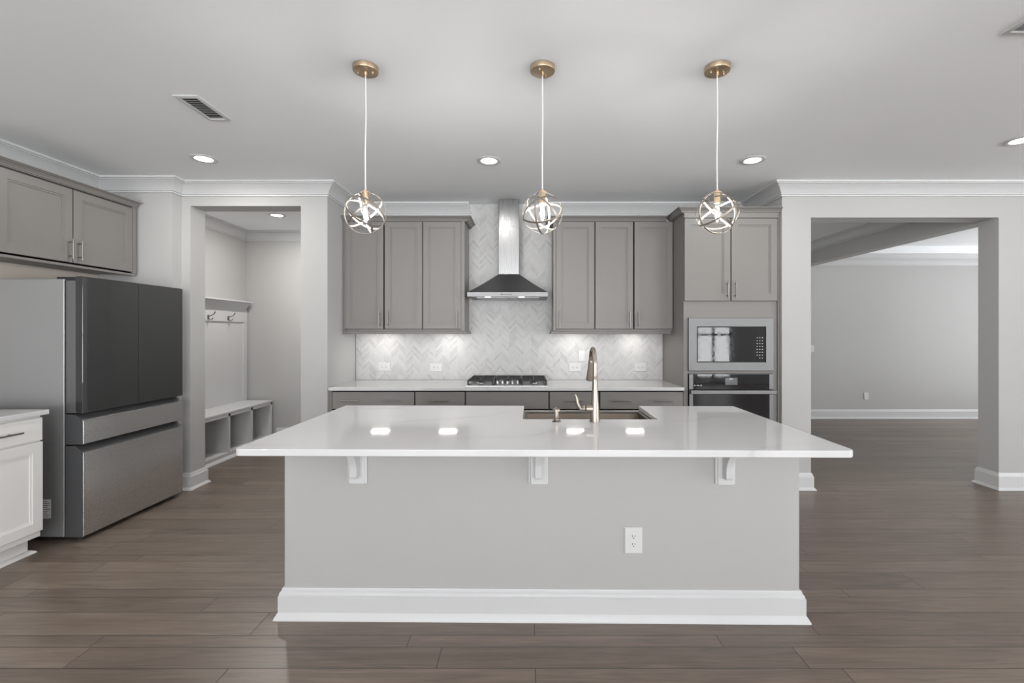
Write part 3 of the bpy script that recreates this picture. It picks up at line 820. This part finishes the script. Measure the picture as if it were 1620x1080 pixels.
for y_ in (fy0 + .06, fy1 - .06):
    MB().cyl((FXd - .07, y_, 0), (FXd - .07, y_, .0295), .018).build('foot', M['blackpl'], fr)
    MB().cyl((FX0 + .07, y_, 0), (FX0 + .07, y_, .0295), .018).build('foot', M['blackpl'], fr)
lb = MB(south(fy0)).box(-3.335, -3.204, .0002, .0008, .158, .284).build('energy_label', M['paper'], fr)
lt = MB(south(fy0))
for i in range(9):
    z_ = .270 - i * .0125
    lt.box(-3.328, -3.328 + .038 + .008 * (i % 3), .0009, .0011, z_ - .003, z_)
    lt.box(-3.262, -3.262 + .034 + .009 * ((i * 2) % 3), .0009, .0011, z_ - .003, z_)
lt.cyl((-3.315, .0009, .163), (-3.315, .0011, .163), .004, n=10)
lt.build('label_print', M['darkink'], lb, smooth=False)

# ------------------------------------------------------------------ cabinet above the fridge
FCX = -3.41
# pale cream strip of wall behind the fridge, under the cabinet
struct(MB().box(LX + .0002, LX + .003, 2.96, 4.02, 1.0, 1.905), 'wall_cream_strip', M['creamwall'])
fcb = thing('fridge_top_cabinet', 'grey double-door cabinet high on the left wall above the refrigerator', 'kitchen cabinet', (-3.57, 3.45, 1.9))
CY0, CY1 = 2.93, 4.00
MB().box(LX + .0005, FCX, CY0, CY1, 1.912, 2.482).build('cabinet_box', M['cab'], fcb, bevel=.001)
MB().box(FCX, FCX + .001, CY0 + .002, CY1 - .002, 1.915, 2.478).build('shadow_reveal', M['gap'], fcb)
MB().box(LX + .002, FCX - .030, CY0 + .015, CY1 - .015, 1.908, 1.9115).build('underside_panel', M['cab'], fcb)
MB().box(FCX - .028, FCX + .014, CY0, CY1, 1.894, 1.9115).build('bottom_rail', M['cab'], fcb, bevel=.002)
MB().box(FCX + .0012, FCX + .018, 3.966, CY1, 1.914, 2.482).build('stile', M['cab'], fcb)
for a, c, h in ((2.945, 3.440, 'R'), (3.449, 3.960, 'L')):
    d = MB(east(FCX + .001)).shaker(a, c, 1.925, 2.470, 0, .021, .062).build('door', M['cab'], fcb)
    MB(east(FCX + .022)).pull(c - .027 if h == 'R' else a + .033, 2.022, 0, .15).build('handle', M['pull'], d)
o = MB().sweep([(FCX, CY0), (FCX, CY1), (FCX - .1, CY1)][0:2], KCROWN, 2.4825).build('cabinet_crown', M['cab'], angle=14)
tag(o, 'grey crown moulding on top of the cabinet above the refrigerator', 'moulding')

# ------------------------------------------------------------------ white base cabinet at the left edge
wb = thing('white_base_cabinet', 'white base cabinet with drawer and door at the left edge beside the refrigerator', 'kitchen cabinet', (-3.4, 2.6, 0))
WX = -3.097; wy0, wy1 = 2.25, 2.935
MB().box(LX + .0005, WX, wy0, wy1, .115, .8832).box(LX + .0005, WX - .075, wy0, wy1 - .004, 0, .115).build('cabinet_box', M['cabw'], wb, bevel=.001)
d = MB(east(WX)).slab(wy0 + .006, wy1 - .003, .725, .868, 0, .02).build('drawer_front', M['cabw'], wb)
MB(east(WX + .02)).pull(2.62, .797, 0, .34, False).build('handle', M['pull'], d)
d = MB(east(WX)).shaker(wy0 + .006, wy1 - .003, .155, .715, 0, .021, .06).build('door', M['cabw'], wb)
MB(east(WX + .021)).pull(wy0 + .05, .62, 0).build('handle', M['pull'], d)
MB().sweep([(WX - .075, wy0), (WX - .075, wy1 - .004), (LX + .01, wy1 - .004)], [(0, .024), (.006, .022), (.026, .008), (.03, 0), (0, 0)]).build('shoe_moulding', M['cabw'], wb)
o = MB().box(LX + .0005, -3.062, wy0 - .02, 2.958, .884, .914).build('left_worktop', M['quartz'], origin=(-3.4, 2.6, .884), bevel=.003)
tag(o, 'white stone worktop on the white base cabinet at the left edge', 'worktop')

# ------------------------------------------------------------------ mudroom hall tree
ht = thing('hall_tree_bench', 'white mudroom hall tree with cubby bench, panelled back and coat hooks', 'bench', (-3.5, 5.2, 0))
hy0_, hy1_ = FY2 + .015, 6.085
zs = .522; bf = -3.35
hbk = LX + .0008
MB().box(hbk, hbk + .014, hy0_, hy1_ + .035, .50, 1.70).build('back_panel', M['trim'], ht)
st = MB()
st.box(hbk + .0145, hbk + .030, hy0_, hy1_ + .03, 1.545, 1.70)
for yy in (hy0_, 5.19 - .5, 6.035): st.box(hbk + .0145, hbk + .030, yy, yy + .075, zs, 1.545)
st.build('rails', M['trim'], ht, bevel=.001)
MB().sweep([(hbk, hy0_), (hbk, hy1_)], [(0, 1.695), (.032, 1.695), (.034, 1.71), (.05, 1.745), (.085, 1.785), (.095, 1.788), (.095, 1.795), (.128, 1.795), (.128, 1.812), (0, 1.812)]).build('shelf', M['trim'], ht)
MB().box(hbk, bf, hy0_, hy1_, zs - .022, zs).build('seat', M['trim'], ht, bevel=.003)
fb = MB().box(bf - .03, bf - .004, hy0_, hy1_, .0, .065).box(bf - .03, bf - .004, hy0_, hy1_, zs - .055, zs - .0225).box(hbk, bf - .03, hy0_, hy1_, .05, .065)
for yy in (4.345, 4.765, 5.195, 5.622, 6.05):
    fb.box(hbk, bf - .004, yy - (.015 if yy < 6 else .015), yy + .016, .065, zs - .0225)
fb.build('cubby_frame', M['trim'], ht)
MB().sweep([(bf - .004, hy0_), (bf - .004, hy1_)], [(0, .028), (.006, .026), (.024, .008), (.028, 0), (0, 0)]).build('shoe_moulding', M['trim'], ht)
for yy in (5.36, 5.72):
    k = MB(); x0 = hbk + .030
    k.box(x0, x0 + .006, yy - .012, yy + .012, 1.565, 1.612)
    k.tube([(x0 + .004, yy, 1.598), (x0 + .03, yy, 1.606), (x0 + .06, yy, 1.616), (x0 + .078, yy, 1.636), (x0 + .084, yy, 1.652)], [.006, .005, .005, .005, .007], 10)
    k.tube([(x0 + .004, yy, 1.580), (x0 + .016, yy, 1.562), (x0 + .036, yy, 1.556), (x0 + .052, yy, 1.566), (x0 + .055, yy, 1.578)], [.006, .005, .005, .005, .006], 10)
    k.build('coat_hook', M['hook'], ht)

# ------------------------------------------------------------------ pendants
def band(m, rad, nrm, w_=.0095, th=.0018, n=72):
    nrm = Vector(nrm).normalized()
    a = nrm.orthogonal().normalized(); b_ = nrm.cross(a)
    rs = []
    for i in range(n):
        t_ = 2 * math.pi * i / n; d = a * math.cos(t_) + b_ * math.sin(t_)
        rs.append([tuple(Vector(m.c) + d * r_ + nrm * h) for r_, h in ((rad, -w_ / 2), (rad, w_ / 2), (rad - th, w_ / 2), (rad - th, -w_ / 2))])
    m.rings(rs, closed=True)
PY = 2.335
pl = thing('pendant_light', 'left of three orb pendants over the island, hanging nearest the mudroom', 'pendant light', (-.820, PY, 2.007), 'orb pendants over the island')
pc = Vector((-.820, PY, 2.007))
cn = MB().lathe((pc.x, pc.y, CEIL - .0005), [(0, -.026), (.058, -.026), (.0615, -.024), (.0625, -.021), (.0625, 0), (0, 0)], 40).build('canopy', M['gold'], pl)
k = MB().cyl((pc.x, pc.y, CEIL - .0266), (pc.x, pc.y, CEIL - .046), .0085, .0075, 18)
k.build('cord_grip', M['gold'], cn)
for sx in (-1, 1):
    MB().cyl((pc.x + sx * .036, pc.y, CEIL - .0266), (pc.x + sx * .036, pc.y, CEIL - .038), .0055, n=14).build('thumb_screw', M['gold'], cn)
MB().tube([(pc.x, pc.y, CEIL - .046), (pc.x + .0025, pc.y, 2.5), (pc.x - .0015, pc.y, 2.3), (pc.x, pc.y, 2.128)], .0028, 10).build('cord', M['cord'], pl)
sk_ = MB().lathe((pc.x, pc.y, pc.z), [(0, .122), (.007, .122), (.0075, .110), (.021, .107), (.021, .102), (.0155, .101), (.0165, .048), (.0125, .046), (0, .046)], 28).build('socket', M['gold'], pl)
bl = MB().lathe((pc.x, pc.y, pc.z), [(.011, .046), (.0115, .038), (.015, .026), (.0175, .010), (.0165, -.008), (.0115, -.026), (.005, -.042), (0, -.047)], 28).build('bulb', M['bulb'], pl)
fm = MB()
for j in range(4):
    a = R(45 + 90 * j)
    fm.tube([(pc.x + .003 * math.cos(a), pc.y + .003 * math.sin(a), pc.z + .036), (pc.x + .0075 * math.cos(a), pc.y + .0075 * math.sin(a), pc.z + .004), (pc.x + .0035 * math.cos(a), pc.y + .0035 * math.sin(a), pc.z - .020)], .0016, 8)
fm.build('filament', M['filament'], bl)
norms = [(0.05, -1, 0), (.30, .55, .80), (-.62, -.10, .76), (.55, -.45, .68), (.85, .35, .30)]
for i, nv in enumerate(norms):
    m = MB(); m.c = pc
    band(m, .1055 - .0012 * i, nv)
    m.build('ring', M['band'], pl)
ld = bpy.data.lights.new('bulb_glow', 'POINT'); ld.energy = 6.0; ld.color = (1, .965, .92); ld.shadow_soft_size = .022
lo = bpy.data.objects.new('bulb_glow', ld); COL.objects.link(lo); lo.parent = pl; lo.location = (0, 0, .005)
dup(pl, (.074, PY, 2.007), 'middle of three orb pendants over the island, hanging in front of the hood side', R(65))
dup(pl, (.957, PY, 2.007), 'right of three orb pendants over the island, hanging before the tall oven cabinet', R(12))

# ------------------------------------------------------------------ downlights
def downlight_first(label, x, y, energy):
    p = thing('recessed_light', label, 'recessed light', (x, y, CEIL), 'recessed ceiling lights')
    MB().lathe((x, y, CEIL - .0005), [(.062, -.004), (.070, -.007), (.088, -.006), (.094, -.002), (.094, 0), (.062, 0)], 40, closed=True).build('trim_ring', M['trim'], p)
    MB().lathe((x, y, CEIL - .0005), [(0, -.003), (.0615, -.003), (.0615, 0), (0, 0)], 36).build('lens', M['lens'], p)
    ld = bpy.data.lights.new('downlight', 'AREA'); ld.shape = 'DISK'; ld.size = .12; ld.energy = energy; ld.color = (1, .965, .92); ld.spread = R(180)
    lo = bpy.data.objects.new('downlight', ld); COL.objects.link(lo); lo.parent = p; lo.location = (0, 0, -.012)
    return p
d0 = downlight_first('recessed ceiling light left of the pendants, above the fridge area', -2.495, 3.56, 4.5)
dup(d0, (-.302, 3.60, CEIL), 'recessed ceiling light in the centre before the range hood')
dup(d0, (1.747, 3.59, CEIL), 'recessed ceiling light before the tall oven cabinet')
dup(d0, (3.44, 3.22, CEIL), 'recessed ceiling light at the right edge above the dining room opening')
mud_lamp = dup(d0, (-2.855, 5.26, CEIL), 'recessed ceiling light inside the mudroom')
for _x, _lb in ((-2.495, 'added recessed ceiling light out of view, above the walkway before the white base cabinet'),
                (-.302, 'added recessed ceiling light out of view, above the front of the island'),
                (1.747, 'added recessed ceiling light out of view, above the right walkway')):
    dup(d0, (_x, 1.25, CEIL), _lb)  # added fixtures out of view, there only to brighten the room
_left = d0.children[[c.type for c in d0.children].index('LIGHT')]
_left.data = _left.data.copy(); _left.data.energy = 9.5
_mud = [c for c in mud_lamp.children if c.type == 'LIGHT'][0]
_mud.data = _mud.data.copy(); _mud.data.energy = 20.0

# ------------------------------------------------------------------ ceiling vents
def vent(label, x0, x1, y0, y1):
    p = thing('ceiling_vent', label, 'ceiling vent', ((x0 + x1) / 2, (y0 + y1) / 2, CEIL), 'white ceiling air vents')
    z = CEIL - .0005
    m = MB()
    def L(i, h): return [(x0 + i, y0 + i, z + h), (x1 - i, y0 + i, z + h), (x1 - i, y1 - i, z + h), (x0 + i, y1 - i, z + h)]
    m.rings([L(0, 0), L(.001, -.004), L(.010, -.009), L(.024, -.009), L(.026, -.002), L(.026, 0)], cap0=False, cap1=False)
    m.build('frame', M['trim'], p)
    MB().box(x0 + .0262, x1 - .0262, y0 + .0262, y1 - .0262, z - .0012, z).build('duct', M['slot'], p)
    s_ = MB(); n = 12; w_ = (y1 - y0 - .053) / n
    for i in range(n):
        ya = y0 + .0265 + i * w_
        s_.add([(x0 + .0265, ya, z - .0085), (x1 - .0265, ya, z - .0085), (x1 - .0265, ya + w_ * .72, z - .0030), (x0 + .0265, ya + w_ * .72, z - .0030),
                (x0 + .0265, ya, z - .0075), (x1 - .0265, ya, z - .0075), (x1 - .0265, ya + w_ * .72, z - .0020), (x0 + .0265, ya + w_ * .72, z - .0020)],
               [(0, 1, 2, 3), (7, 6, 5, 4), (0, 4, 5, 1), (1, 5, 6, 2), (2, 6, 7, 3), (3, 7, 4, 0)])
    s_.build('slats', M['trim'], p, smooth=False)
vent('white slatted air vent on the ceiling left of the pendants', -2.008, -1.862, 2.605, 2.912)
vent('white air vent on the ceiling cut by the top right corner', 2.12, 2.42, 1.92, 2.075)

# the island stands very slightly out of square with the range wall
PIV = Vector((.06, 2.3, 0)); ROT = R(-.62)
for o in list(COL.objects):
    if o.parent is None and o.get('category') and any(q in o['label'] for q in ('island worktop', 'long island with', 'worktop of the island', 'standing behind the sink', 'left of the faucet', 'front panel of the island')) and 'on the tile' not in o['label']:
        p = Vector(o.location) - PIV
        p.rotate(Matrix.Rotation(ROT, 3, 'Z')); o.location = PIV + p
        o.rotation_euler.z = ROT
